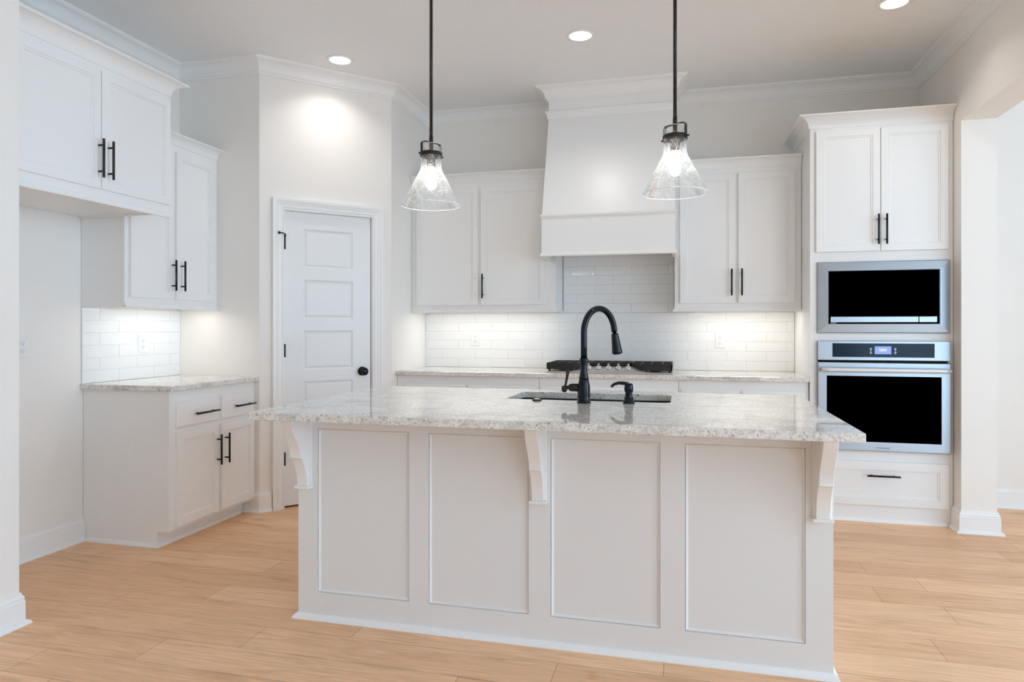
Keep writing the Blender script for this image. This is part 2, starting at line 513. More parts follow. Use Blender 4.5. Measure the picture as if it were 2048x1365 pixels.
# casing: stepped profile mitred round the opening
cas = [(0, 0), (0, -0.010), (0.006, -0.011), (0.010, -0.007), (0.016, -0.012), (0.036, -0.014), (0.042, -0.018), (0.052, -0.017), (0.056, -0.021), (0.068, -0.023), (0.076, -0.023), (0.078, 0)]
m = MB()
k = len(cas); V = []
a0, a1, at = DO0 - 0.0 + 0.001, DO1 - 0.001, DOZ - 0.001
for cx, cz, sx, sz in ((a0, 0.0, -1, 0), (a0, at, -1, 1), (a1, at, 1, 1), (a1, 0.0, 1, 0)):
    V += [(cx + sx * w, y - 0.0005, cz + sz * w) for w, y in cas]
F = [(i * k + a, i * k + (a + 1) % k, (i + 1) * k + (a + 1) % k, (i + 1) * k + a) for i in range(3) for a in range(k)]
F += [tuple(range(k))[::-1], tuple(range(3 * k, 4 * k))]
m.add(V, F); m.build('door_casing', TRIM, door)
for z in (1.826, 1.084, 0.340):
    h = MB().lathe([(0.006, -0.045), (0.0075, -0.044), (0.0075, 0.044), (0.006, 0.045)], (0.1655, 0.002, z), 14)
    h.box(0.158, 0.1625, 0.0, 0.012, z - 0.044, z + 0.044)
    h.build('hinge', BLACKM, door)
m = MB().tube([(0.1655, -0.004, 1.885), (0.150, -0.022, 1.888), (0.128, -0.030, 1.888)], 0.004, 10)
m.lathe([(0.004, -0.008), (0.010, -0.005), (0.010, 0.004), (0.004, 0.007)], (0.124, -0.030, 1.888), 12, 'x')
m.lathe([(0.009, -0.012), (0.009, 0.006)], (0.1655, -0.002, 1.880), 12)
m.build('hinge_pin_stop', BLACKM, door)
m = MB().lathe([(0.033, 0.0), (0.033, -0.005), (0.028, -0.009), (0.013, -0.011), (0.012, -0.030), (0.024, -0.036), (0.029, -0.046), (0.028, -0.056), (0.020, -0.063), (0.004, -0.065)], (0.722, yd, 0.924), 28, 'y')
m.build('door_knob', BLACKM, door)

# ------------------------------------------------------------------ cabinet parts (local frame faces -Y)
def pull(parent, x, y, z, L_=0.190, vert=True, mat=None):
    m = MB()
    r = 0.0062; so = 0.032; h = L_ / 2; p = h - 0.031
    if vert:
        m.lathe([(r * .85, -h), (r, -h + 0.001), (r, h - 0.001), (r * .85, h)], (x, y - so, z), 12)
        for s in (-1, 1): m.lathe([(0.0048, -so), (0.0048, 0.0)], (x, y, z + s * p), 10, 'y')
    else:
        m.lathe([(r * .85, -h), (r, -h + 0.001), (r, h - 0.001), (r * .85, h)], (x, y - so, z), 12, 'x')
        for s in (-1, 1): m.lathe([(0.0048, -so), (0.0048, 0.0)], (x + s * p, y, z), 10, 'y')
    return m.build('handle', mat or BRONZE, parent)


def framed(parent, name, x0, x1, z0, z1, fw=0.043, t=0.019, mat=None):
    y = -t
    m = MB().rings(x0, x1, z0, z1, [(0, 0), (0, y + 0.002), (0.002, y), (fw, y), (fw + 0.0005, y + 0.005), (fw + 0.003, y + 0.005),
                                   (fw + 0.0035, y + 0.0035), (fw + 0.010, y + 0.004), (fw + 0.012, y + 0.009)])
    m.f.append((0, 1, 2, 3)); m.sm.append(False)
    return m.build(name, mat or CAB, parent)


def slab(parent, name, x0, x1, z0, z1, t=0.019, mat=None):
    m = MB().rings(x0, x1, z0, z1, [(0, 0), (0, -t + 0.004), (0.005, -t), (0.006, -t)])
    m.f.append((0, 1, 2, 3)); m.sm.append(False)
    return m.build(name, mat or CAB, parent)


def cove(h=0.075, out=0.068):
    P = [(0.0, 0.0), (0.006, 0.0), (0.008, 0.006)]
    for i in range(9):
        a = i / 8 * math.pi / 2
        P.append((0.010 + (out - 0.014) * (1 - math.cos(a)), 0.010 + (h - 0.020) * math.sin(a)))
    P += [(out, h - 0.007), (out, h), (0, h)]
    return P


RAIL = [(0, 0), (0.012, 0.0), (0.015, 0.006), (0.013, 0.013), (0.007, 0.016), (0.006, 0.026), (0, 0.030)]


# ------------------------------------------------------------------ cabinet over the refrigerator space
FC = thing('refrigerator_cabinet', 'deep white two-door cabinet over the empty refrigerator space, bronze pulls', 'cabinet', (-2.78, STUBY + 0.004, 1.855), R(90))
fw_ = 3.180 - STUBY - 0.004; fh = 2.535 - 1.855
m = MB().box(0, fw_, 0, 0.018, 0.02, fh)
m.box(0, 0.018, 0.018, 0.607, 0.02, fh).box(fw_ - 0.018, fw_, 0.018, 0.607, 0.02, fh)
m.box(0.018, fw_ - 0.018, 0.018, 0.607, 0.03, 0.048).box(0.018, fw_ - 0.018, 0.018, 0.607, fh - 0.018, fh)
m.build('cabinet_body', CAB, FC)
MB().sweep(RAIL, [(0, 0), (fw_, 0)], -0.002).build('bottom_moulding', CAB, FC)
MB().sweep(cove(0.080, 0.075), [(0, 0), (fw_, 0), (fw_, 0.36)], fh - 0.004).build('crown', CAB, FC)
d = framed(FC, 'door', 0.035, 0.487, 0.068, 0.652); pull(d, 0.487 - 0.018, -0.019, 0.213)
d = framed(FC, 'door', 0.491, 0.948, 0.068, 0.652); pull(d, 0.491 + 0.036, -0.019, 0.213)

# ------------------------------------------------------------------ wall cabinets
def strip_light(parent, x0, x1, y0, z, n_w):
    m = MB().box(x0, x1, y0, y0 + 0.022, z - 0.010, z)
    s = m.build('light_strip', STRIPLIT, parent)
    ld = bpy.data.lights.new('strip_lamp', 'AREA'); ld.shape = 'RECTANGLE'
    ld.size = x1 - x0; ld.size_y = 0.03; ld.energy = STRIP_POWER * n_w; ld.color = (1.0, 0.955, 0.89)
    lo = bpy.data.objects.new('strip_lamp', ld); COL.objects.link(lo); lo.parent = parent
    lo.location = ((x0 + x1) / 2, y0 + 0.011, z - 0.013)
    return s


def wall_cabinet(label, loc, rz, W_, H_, D_, doors, ends, crown_path, rail_path, lampw):
    t = thing('wall_cabinet', label, 'cabinet', loc, rz)
    m = MB().box(0, W_, 0, 0.018, 0.012, H_)
    m.box(0, 0.018, 0.018, D_, 0.0, H_).box(W_ - 0.018, W_, 0.018, D_, 0.0, H_)
    m.box(0.018, W_ - 0.018, 0.018, D_, 0.020, 0.034).box(0.018, W_ - 0.018, 0.018, D_, H_ - 0.018, H_)
    m.build('cabinet_body', CAB, t)
    MB().sweep(RAIL, rail_path, -0.002).build('bottom_moulding', CAB, t)
    MB().sweep(cove(0.062, 0.060), crown_path, H_ - 0.002).build('crown', CAB, t)
    for x0, x1, hx in doors:
        d = framed(t, 'door', x0, x1, 0.058, H_ - 0.042)
        if hx is None:
            for zz in (-0.064, 0.064):
                MB().lathe([(0.0032, -0.0006), (0.0032, 0.0)], (x1 - 0.022, -0.019, 0.205 + zz), 10, 'y').build('screw_hole', SLOT, d)
        else:
            pull(d, hx, -0.019, 0.205, mat=BLACKM)
    strip_light(t, 0.14, W_ - 0.10, 0.06, 0.020, lampw)
    return t


UZ, UH = 1.360, 1.026
wall_cabinet('narrow white two-door wall cabinet above the left counter, black pulls', (-3.085, 3.184, UZ), R(90), YP - 3.186, UH, 0.303,
             [(0.030, 0.366, 0.349), (0.392, 0.740, 0.427)], None, [(0, 0), (YP - 3.186, 0)], [(0, 0), (YP - 3.186, 0)], 0.8)
LX0 = XP + 0.003
wall_cabinet('white two-door wall cabinet left of the range hood, one pull missing', (LX0, 5.052, UZ), 0, -0.930 - LX0, UH, 0.296,
             [(-2.061 - LX0, -1.547 - LX0, None), (-1.523 - LX0, -1.010 - LX0, -1.502 - LX0)], None,
             [(0, 0), (-0.980 - LX0, 0)], [(0, 0), (-0.930 - LX0, 0), (-0.930 - LX0, 0.290)], 1.2)
RX0 = -0.052
wall_cabinet('white two-door wall cabinet between the range hood and the tall oven cabinet', (RX0, 5.052, UZ), 0, 0.808 - RX0, UH, 0.296,
             [(-0.014 - RX0, 0.366 - RX0, 0.342 - RX0), (0.389 - RX0, 0.764 - RX0, 0.411 - RX0)], None,
             [(0.012, 0), (0.808 - RX0, 0)], [(0, 0.290), (0, 0), (0.808 - RX0, 0)], 1.2)

# ------------------------------------------------------------------ left base cabinet and its counter
BC = thing('base_cabinet', 'white base cabinet with two drawers and two doors beside the refrigerator space', 'cabinet', (-2.795, 3.198, 0), R(90))
bw = YP - 3.200; bz = 0.882
m = MB().box(0, bw, 0, 0.02, 0.088, bz)
m.prism_x([(0.02, 0.088), (0.078, 0.088), (0.078, 0.0), (0.592, 0.0), (0.592, bz), (0.02, bz)], 0, 0.02)
m.box(bw - 0.02, bw, 0.02, 0.592, 0.088, bz).box(0.02, bw - 0.02, 0.02, 0.592, 0.088, 0.106)
m.build('cabinet_body', CAB, BC)
m = MB().box(0.02, bw, 0.078, 0.092, 0.0, 0.088).sweep(SH, [(0, 0.56), (0, 0.078), (bw - 0.05, 0.078)])
m.build('toe_kick', TRIM, BC)
d = slab(BC, 'drawer', 0.046, 0.393, 0.672, 0.818); pull(d, 0.266, -0.019, 0.738, 0.200, False, BLACKM)
d = slab(BC, 'drawer', 0.430, 0.753, 0.672, 0.818); pull(d, 0.626, -0.019, 0.742, 0.200, False, BLACKM)
d = framed(BC, 'door', 0.046, 0.398, 0.108, 0.642, 0.045); pull(d, 0.380, -0.019, 0.492, 0.186, True, BLACKM)
d = framed(BC, 'door', 0.426, 0.753, 0.108, 0.642, 0.045); pull(d, 0.455, -0.019, 0.492, 0.186, True, BLACKM)
o = MB().box(XL + 0.001, -2.760, 3.176, YP - 0.002, 0.884, 0.914).build('countertop', GRAN, None, 0.003)
tag(o, 'short speckled granite countertop on the left base cabinet', 'countertop')

# ------------------------------------------------------------------ back base cabinets, counter
def back_base(label, x0, x1, fronts, drawers=True):
    t = thing('base_cabinet', label, 'cabinet', (x0, 4.765, 0), 0)
    w = x1 - x0
    m = MB().box(0, w, 0, 0.02, 0.10, bz).box(0, 0.018, 0.02, 0.593, 0.10, bz).box(w - 0.018, w, 0.02, 0.593, 0.10, bz)
    m.box(0.018, w - 0.018, 0.02, 0.593, 0.10, 0.118)
    m.build('cabinet_body', CAB, t)
    MB().box(0, w, 0.075, 0.09, 0, 0.10).build('toe_kick', TRIM, t)
    for a, b_ in fronts:
        d = slab(t, 'drawer', a - x0, b_ - x0, 0.672, 0.816)
        if drawers: pull(d, (a + b_) / 2 - x0, -0.019, 0.742, 0.19, False, BLACKM)
        mid = (a + b_) / 2
        if b_ - a > 0.7:
            for q0, q1, hx in ((a, mid - 0.004, mid - 0.03), (mid + 0.004, b_, mid + 0.03)):
                d = framed(t, 'door', q0 - x0, q1 - x0, 0.118, 0.642); pull(d, hx - x0, -0.019, 0.49, 0.186, True, BLACKM)
        else:
            d = framed(t, 'door', a - x0, b_ - x0, 0.118, 0.642); pull(d, b_ - 0.03 - x0, -0.019, 0.49, 0.186, True, BLACKM)
    return t


back_base('white base cabinet under the back counter, left of the cooktop', XP + 0.003, -1.000, [(-2.030, -1.558), (-1.532, -1.022)])
back_base('white base cabinet directly under the gas cooktop, behind the island', -0.998, -0.022, [(-0.985, -0.038)], False)
back_base('white base cabinet under the back counter, beside the tall oven cabinet', -0.020, 0.806, [(-0.006, 0.362), (0.390, 0.780)])
o = MB().box(XP + 0.002, 0.808, 4.735, YB - 0.002, 0.884, 0.914).build('countertop', GRAN, None, 0.003)
tag(o, 'long speckled granite countertop along the back wall holding the cooktop', 'countertop')

# ------------------------------------------------------------------ tile backsplashes
def tiles(name, label, loc, rz, regions, phase=0.0):
    t = thing(name, label, 'backsplash', loc, rz)
    g = MB()
    for x0, x1, z0, z1 in regions: g.box(x0, x1, -0.005, -0.0005, z0, z1)
    g.build('grout', GROUT, t)
    m = MB(); th, tl, gap = 0.0742, 0.285, 0.0014
    rnd = random.Random(3)
    for x0, x1, z0, z1 in regions:
        row = int(round((z0 - 0.0) / th)); z = z0
        while z < z1 - 0.004:
            ze = min(z + th, z1)
            x = x0 - ((phase + (0.5 * tl if row % 2 else 0) + x0) % tl)
            while x < x1:
                a, b_ = max(x, x0), min(x + tl, x1)
                if b_ - a > 0.006:
                    dx, dz = rnd.uniform(-.0007, .0007), rnd.uniform(-.0006, .0006)
                    a += gap / 2; b2 = b_ - gap / 2; c0 = z + gap / 2; c1 = ze - gap / 2
                    y = -0.0085; e_ = 0.0016
                    V = [(a, -0.005, c0), (b2, -0.005, c0), (b2, -0.005, c1), (a, -0.005, c1),
                         (a, y + 0.0012, c0), (b2, y + 0.0012, c0), (b2, y + 0.0012, c1), (a, y + 0.0012, c1),
                         (a + e_, y - dx - dz, c0 + e_), (b2 - e_, y + dx - dz, c0 + e_), (b2 - e_, y + dx + dz, c1 - e_), (a + e_, y - dx + dz, c1 - e_)]
                    F = [(0, 1, 5, 4), (1, 2, 6, 5), (2, 3, 7, 6), (3, 0, 4, 7), (4, 5, 9, 8), (5, 6, 10, 9), (6, 7, 11, 10), (7, 4, 8, 11), (8, 9, 10, 11)]
                    m.add(V, F)
                x += tl
            z += th; row += 1
    m.build('tiles', TILE, t)
    return t


tiles('tile_backsplash', 'glossy white subway tile backsplash on the back wall behind the cooktop', (0, YB, 0.9145), 0,
      [(XP + 0.001, 0.809, 0, 0.4435), (-0.925, -0.060, 0.4452, 0.95)], 0.10)
tiles('tile_backsplash', 'small glossy white subway tile backsplash above the left counter', (XL, 3.186, 0.9145), R(90),
      [(0, YP - 3.187, 0, 0.4435)], 0.02)

# ------------------------------------------------------------------ range hood
RH = thing('range_hood', 'tall white tapered range hood rising from a panelled band over the cooktop', 'range hood', ((HX0 + HX1) / 2, 5.045, 1.75))
hw = (HX1 - HX0) / 2
yb, yc = 4.73 - 5.045, HCY - 5.045
m = MB().prism_x([(yb + 0.006, 0.300), (yc + 0.001, 1.060), (yc + 0.001, 1.297), (0, 1.297), (0, 0.300)], -hw + 0.001, hw - 0.001)
m.box(-hw + 0.001, hw - 0.001, 0, YB - 5.045 - 0.002, 0.715, 1.297)
m.box(-hw + 0.058, hw - 0.022, 0, YB - 5.045 - 0.010, 0.12, 0.715)
m.build('hood_chimney', CAB, RH)
m = MB().box(-hw, hw, yb, yb + 0.02, 0.004, 0.298).box(-hw, -hw + 0.02, yb + 0.02, 0, 0.004, 0.298).box(hw - 0.02, hw, yb + 0.02, 0, 0.004, 0.298)
m.build('hood_band', CAB, RH)
TOPM = [(0, 0), (0.004, 0.0), (0.006, 0.006), (0.011, 0.010), (0.013, 0.016), (0.013, 0.022), (0.009, 0.027), (0, 0.027)]
up = [(-hw, 0), (-hw, yb), (hw, yb), (hw, 0)]
MB().sweep(TOPM, up, 0.274).build('band_cap', CAB, RH)
MB().sweep([(o_, 0.027 - h_) for o_, h_ in TOPM], up, 0.0).build('band_base_moulding', CAB, RH)
FR = [(0, 0), (0.006, 0.0), (0.009, 0.010), (0.008, 0.024), (0.014, 0.030), (0.016, 0.040), (0.022, 0.046), (0.023, 0.056), (0.018, 0.060), (0, 0.062)]
MB().sweep(FR, [(-hw, 0), (-hw, yc), (hw, yc), (hw, 0)], 1.062).build('frieze_moulding', CAB, RH)
m = MB().box(-hw + 0.02, hw - 0.02, yb + 0.02, 0, 0.10, 0.118)
m.build('hood_liner', TRAY, RH)
for x in (-0.16, 0.16):
    MB().lathe([(0.028, 0.096), (0.028, 0.0995)], (x, yb + 0.12, 0), 18).build('hood_light', CANLIT, RH)

# ------------------------------------------------------------------ tall oven cabinet
TX0 = 0.811
TC = thing('oven_cabinet', 'tall white cabinet holding the microwave and wall oven, drawer at the bottom', 'cabinet', (TX0, 4.74, 0))
tw = XR - 0.003 - TX0; tz = 2.540; td = YB - 4.74 - 0.002
A0, A1 = 0.042, 0.807                       # appliance faces, local x
m = MB().box(0, 0.05, 0, td, 0, tz).box(tw - 0.036, tw, 0, td, 0, tz)
m.box(0.05, tw - 0.036, td - 0.012, td, 0, tz)
for z0, z1 in ((0.0, 0.10), (0.395, 0.462), (1.150, 1.212), (1.660, 1.730), (2.505, tz)):
    m.box(0.05, tw - 0.036, 0, td - 0.012, z0, z1)
m.box(0.05, tw - 0.036, 0.0, 0.02, 0.10, 0.395).box(0.05, tw - 0.036, 0.0, 0.02, 1.73, 2.505)
m.build('cabinet_body', CAB, TC)
MB().sweep(cove(0.080, 0.075), [(0, td - 0.01), (0, 0), (tw, 0)], tz - 0.004).build('crown', CAB, TC)
MB().sweep(SH, [(0, 0), (tw - 0.034, 0)]).build('base_shoe', TRIM, TC)
d = framed(TC, 'door', 0.034, 0.412, 1.731, 2.516, 0.043); pull(d, 0.395, -0.019, 1.866, 0.192, True, BLACKM)
d = framed(TC, 'door', 0.416, 0.796, 1.731, 2.516, 0.043); pull(d, 0.442, -0.019, 1.866, 0.192, True, BLACKM)
d = framed(TC, 'drawer', 0.034, 0.798, 0.108, 0.388, 0.050); pull(d, 0.424, -0.019, 0.302, 0.190, False, BLACKM)

# microwave
MW = thing('microwave', 'built-in stainless steel microwave with black glass, above the wall oven', 'microwave', (TX0, 4.74, 1.206))
mh = 0.460
MB().box(0.06, 0.78, 0.002, 0.40, 0.03, mh - 0.03).build('microwave_body', GAPBLK, MW)
x0, x1 = A0, A1; wx0, wx1, wz0, wz1 = 0.109, 0.743, 0.062, 0.397
def ring4(x0, x1, z0, z1, y): return [(x0, y, z0), (x1, y, z0), (x1, y, z1), (x0, y, z1)]
V = ring4(x0, x1, 0, mh, -0.001) + ring4(x0, x1, 0, mh, -0.010) + ring4(x0 + .006, x1 - .006, .006, mh - .006, -0.020) + ring4(wx0 - .004, wx1 + .004, wz0 - .004, wz1 + .004, -0.028) + ring4(wx0, wx1, wz0, wz1, -0.022)
F = [(i * 4 + a, i * 4 + (a + 1) % 4, (i + 1) * 4 + (a + 1) % 4, (i + 1) * 4 + a) for i in range(4) for a in range(4)]
MB().add(V, F).build('trim_frame', STEEL, MW)
MB().box(wx0 - 0.001, wx1 + 0.001, -0.021, 0.001, wz0 - 0.001, wz1 + 0.001).build('glass_front', GLASSBLK, MW)
MB().box(0.119, 0.627, -0.0245, -0.0215, 0.070, 0.106).build('control_strip', STEEL, MW, 0.001)
MB().box(0.631, 0.731, -0.0245, -0.0215, 0.070, 0.106).build('open_button', STEEL, MW, 0.001)
text_mesh('brand_lettering', 'FRIGIDAIRE', 0.0070, STEEL, MW, (0.137, -0.0218, 0.0655))

# wall oven
OV = thing('wall_oven', 'stainless steel wall oven with lit clock display, below the microwave', 'oven', (TX0, 4.74, 0.456))
oh = 1.156 - 0.456
MB().box(0.06, 0.78, 0.002, 0.55, 0.02, oh - 0.02).build('oven_body', GAPBLK, OV)
pz0 = 1.032 - 0.456
m = MB().box(A0, A1, -0.024, -0.001, pz0, oh)
m.build('control_panel', STEEL, OV, 0.003)
MB().box(0.130, 0.716, -0.0262, -0.0242, 1.053 - 0.456, 1.141 - 0.456).build('control_glass', PANELBLK, OV)
s_ = MB().box(0.377, 0.472, -0.0270, -0.0263, 1.073 - 0.456, 1.123 - 0.456).build('display', SCREEN, OV)
text_mesh('clock_digits', '12:21', 0.021, SCREENTXT, OV, (0.4245, -0.0274, 1.099 - 0.456), 0.0)
for ix, chars in ((0.355, ('○', '□')), (0.495, ('○', '□'))):
    for j, zz in enumerate((1.107, 1.085)):
        m = MB()
        n = 14; r0, r1 = 0.0042, 0.0056
        V = [(ix + r * math.cos(2 * math.pi * k_ / n), y, zz - 0.456 + r * math.sin(2 * math.pi * k_ / n)) for r in (r0, r1) for y in (-0.0268, -0.0263) for k_ in range(n)]
        F = []
        for k_ in range(n):
            q = (k_ + 1) % n
            F += [(k_, q, 2 * n + q, 2 * n + k_), (n + k_, n + q, 3 * n + q, 3 * n + k_), (2 * n + k_, 2 * n + q, 3 * n + q, 3 * n + k_), (k_, q, n + q, n + k_)]
        m.add(V, F)
        m.box(ix - 0.004, ix + 0.004, -0.0268, -0.0263, zz - 0.456 - 0.0095, zz - 0.456 - 0.0080)
        m.build('touch_icon', ICON, OV)
MB().box(A0 + 0.004, A1 - 0.016, -0.018, -0.001, 1.020 - 0.456, pz0 - 0.001).build('vent_gap', GAPBLK, OV)
dz1 = 1.018 - 0.456
wx0, wx1, wz0, wz1 = 0.095, 0.754, 0.514 - 0.456, 0.933 - 0.456
V = ring4(A0, A1, 0, dz1, -0.001) + ring4(A0, A1, 0, dz1, -0.026) + ring4(A0 + .004, A1 - .004, .004, dz1 - .004, -0.030) + ring4(wx0, wx1, wz0, wz1, -0.030) + ring4(wx0, wx1, wz0, wz1, -0.026)
F = [(i * 4 + a, i * 4 + (a + 1) % 4, (i + 1) * 4 + (a + 1) % 4, (i + 1) * 4 + a) for i in range(4) for a in range(4)]
od = MB().add(V, F).build('oven_door', STEEL, OV)
MB().box(wx0 - 0.001, wx1 + 0.001, -0.0285, -0.002, wz0 - 0.001, wz1 + 0.001).build('window', GLASSBLK, od)
hz = 0.972 - 0.456
m = MB()
for x in (0.085, 0.770): m.box(x - 0.012, x + 0.012, -0.070, -0.029, hz - 0.008, hz + 0.008)
prof = []
for x in [0.058 + i * (0.738 / 16) for i in range(17)]:
    prof.append(x)
n = 14; V = []
for x in prof:
    bow = 0.006 * math.sin((x - 0.058) / 0.738 * math.pi)
    V += [(x, -0.068 - bow + 0.011 * math.cos(2 * math.pi * k_ / n), hz + 0.0145 * math.sin(2 * math.pi * k_ / n)) for k_ in range(n)]
F = [(i * n + k_, i * n + (k_ + 1) % n, (i + 1) * n + (k_ + 1) % n, (i + 1) * n + k_) for i in range(16) for k_ in range(n)]
m.add(V, F, True)
o_ = len(m.v) - len(V); m.f += [tuple(o_ + k_ for k_ in range(n)), tuple(o_ + 16 * n + k_ for k_ in range(n))]; m.sm += [False, False]
m.build('handle', HANDLE, od)
text_mesh('brand_lettering', 'FRIGIDAIRE', 0.0150, LOGO, od, (0.425, -0.0306, 0.477 - 0.456), 0.0, 1.05)

# ------------------------------------------------------------------ cooktop
CK = thing('cooktop', 'gas cooktop with black cast iron grates and steel knobs on the back counter', 'cooktop', (-0.514, 4.80, 0.9145))
m = MB().prism_z([(-0.455, 0.0), (0.455, 0.0), (0.455, 0.505), (-0.455, 0.505)], 0, 0.005)
m.prism_z([(-0.448, 0.012), (0.448, 0.012), (0.448, 0.498), (-0.448, 0.498)], 0.005, 0.010)
m.add([(-0.300, 0.014, 0.0095), (0.300, 0.014, 0.0095), (0.185, 0.145, 0.0095), (-0.185, 0.145, 0.0095),
       (-0.240, 0.030, 0.018), (0.240, 0.030, 0.018), (0.170, 0.140, 0.044), (-0.170, 0.140, 0.044)],
      [(0, 3, 2, 1), (4, 5, 6, 7), (0, 1, 5, 4), (1, 2, 6, 5), (2, 3, 7, 6), (3, 0, 4, 7)])
m.build('steel_tray', TRAY, CK, 0.002)


def grate(poly, bars):
    m = MB(); n = len(poly); t = 0.010; z0, z1 = 0.024, 0.070
    P = [Vector(p) for p in poly]
    for i in range(n):
        a, b_ = P[i], P[(i + 1) % n]; d = (b_ - a).normalized(); nn = Vector((-d.y, d.x)) * t
        a2, b2 = a + nn, b_ + nn
        m.prism_z([(a.x, a.y), (b_.x, b_.y), (b2.x, b2.y), (a2.x, a2.y)], z0, z1)
    for (ax, ay, bx, by) in bars:
        a, b_ = Vector((ax, ay)), Vector((bx, by)); d = (b_ - a).normalized(); nn = Vector((-d.y, d.x)) * 0.006
        m.prism_z([(a.x - nn.x, a.y - nn.y), (b_.x - nn.x, b_.y - nn.y), (b_.x + nn.x, b_.y + nn.y), (a.x + nn.x, a.y + nn.y)], 0.052, 0.069)
    for p in P:
        cx = sum(q.x for q in P) / n; cy = sum(q.y for q in P) / n
        v = Vector((p.x + (0.018 if cx > p.x else -0.018), p.y + (0.018 if cy > p.y else -0.018)))
        m.lathe([(0.008, 0.0101), (0.009, 0.030)], (v.x, v.y, 0), 10)
    return m.build('grate', IRON, CK, 0.0015)


lp = [(-0.448, 0.050), (-0.250, 0.050), (-0.158, 0.165), (-0.158, 0.470), (-0.448, 0.470)]
lb = [(-0.44, y, -0.165, y) for y in (0.19, 0.26, 0.33, 0.40)] + [(x, 0.06, x, 0.465) for x in (-0.38, -0.30, -0.23)]
grate(lp, lb)
grate([(-0.152, 0.165), (0.152, 0.165), (0.152, 0.470), (-0.152, 0.470)], [(-0.145, y, 0.145, y) for y in (0.23, 0.30, 0.37, 0.42)] + [(x, 0.17, x, 0.465) for x in (-0.07, 0.0, 0.07)])
grate([(-x, y) for x, y in lp][::-1], [(-a, b_, -c, d) for a, b_, c, d in lb])
for x, y, r in ((-0.33, 0.14, 0.036), (-0.31, 0.37, 0.042), (0.0, 0.31, 0.055), (0.33, 0.14, 0.036), (0.31, 0.37, 0.042)):
    MB().lathe([(r + 0.01, 0.0102), (r + 0.01, 0.016), (r, 0.018), (r, 0.026), (r - 0.008, 0.030)], (x, y, 0), 24).build('burner', IRON, CK)
for x in (-0.142, -0.071, 0.0, 0.071, 0.142):
    m = MB().lathe([(0.0235, 0.028), (0.0235, 0.034), (0.0195, 0.037), (0.0180, 0.048), (0.015, 0.051)], (x, 0.085, 0), 22)
    m.box(x - 0.006, x + 0.006, 0.085 - 0.017, 0.085 + 0.017, 0.049, 0.068)
    m.build('control_knob', CHROME, CK, 0.0015)

# ------------------------------------------------------------------ island
IX0, IX1, IY0, IY1 = -1.594, 0.517, 2.575, 3.455
IS = thing('kitchen_island', 'white panelled kitchen island base with three scrolled corbels', 'kitchen island', (0, IY0, 0))
m = MB().box(IX0, IX1, 0.015, 0.033, 0, 0.882).box(IX0, IX0 + 0.018, 0.033, IY1 - IY0 - 0.018, 0, 0.882).box(IX1 - 0.018, IX1, 0.033, IY1 - IY0 - 0.018, 0, 0.882)
m.box(IX0, IX1, IY1 - IY0 - 0.018, IY1 - IY0, 0.0, 0.882).box(IX0 + 0.018, IX1 - 0.018, 0.033, IY1 - IY0 - 0.018, 0.10, 0.118)
m.build('island_body', ISL, IS)
pans = [(-1.502, -1.086), (-1.000, -0.583), (-0.495, -0.079), (0.011, 0.426)]
pz0, pz1 = 0.116, 0.812
m = MB()
edges = [IX0] + [v for p in pans for v in p] + [IX1]
for a, b_ in zip(edges[0::2], edges[1::2]): m.box(a, b_, 0, 0.0148, 0, 0.882)
for a, b_ in pans:
    m.box(a, b_, 0, 0.0148, 0, pz0).box(a, b_, 0, 0.0148, pz1, 0.882)
    m.rings(a, b_, pz0, pz1, [(0, 0.002), (0.0005, 0.006), (0.0022, 0.006), (0.0024, 0.0015), (0.004, 0.001), (0.011, 0.0075), (0.012, 0.008)])
m.build('front_panelling', ISL, IS)
SH2 = [(0, 0), (0.020, 0), (0.020, 0.004), (0.015, 0.014), (0.006, 0.022), (0, 0.023)]
MB().sweep(SH2, [(IX0, IY1 - IY0), (IX0, 0), (IX1, 0), (IX1, IY1 - IY0)]).build('base_shoe', TRIM, IS)


def corbel_profile():
    P = [(-0.0005, 0.8825), (-0.158, 0.8825), (-0.158, 0.862)]
    for i in range(1, 13):
        t = i / 12
        P.append((-0.158 + 0.072 * (t * t * (3 - 2 * t)) ** 0.9, 0.862 - 0.150 * t))
    P += [(-0.086, 0.704), (-0.090, 0.700), (-0.074, 0.694)]
    for i in range(1, 9):
        t = i / 8
        P.append((-0.074 + 0.040 * (1 - (1 - t) ** 2), 0.694 - 0.112 * t))
    P += [(-0.034, 0.572), (-0.0005, 0.572)]
    return P


CP = corbel_profile()
for cx in (-1.556, -0.540, 0.478):
    m = MB().prism_x(CP, cx - 0.024, cx + 0.024)
    m.box(cx - 0.031, cx + 0.031, -0.018, -0.0005, 0.572, 0.8825)
    m.box(cx - 0.034, cx + 0.034, -0.040, -0.0005, 0.560, 0.572)
    m.build('corbel', CAB, IS, 0.002)

# island worktop with the sink cut-out
CX0, CX1, CY0, CY1 = -1.629, 0.551, 2.280, 3.500
SX0, SX1, SY0, SY1, SR = -0.787, -0.049, 3.002, 3.357, 0.035


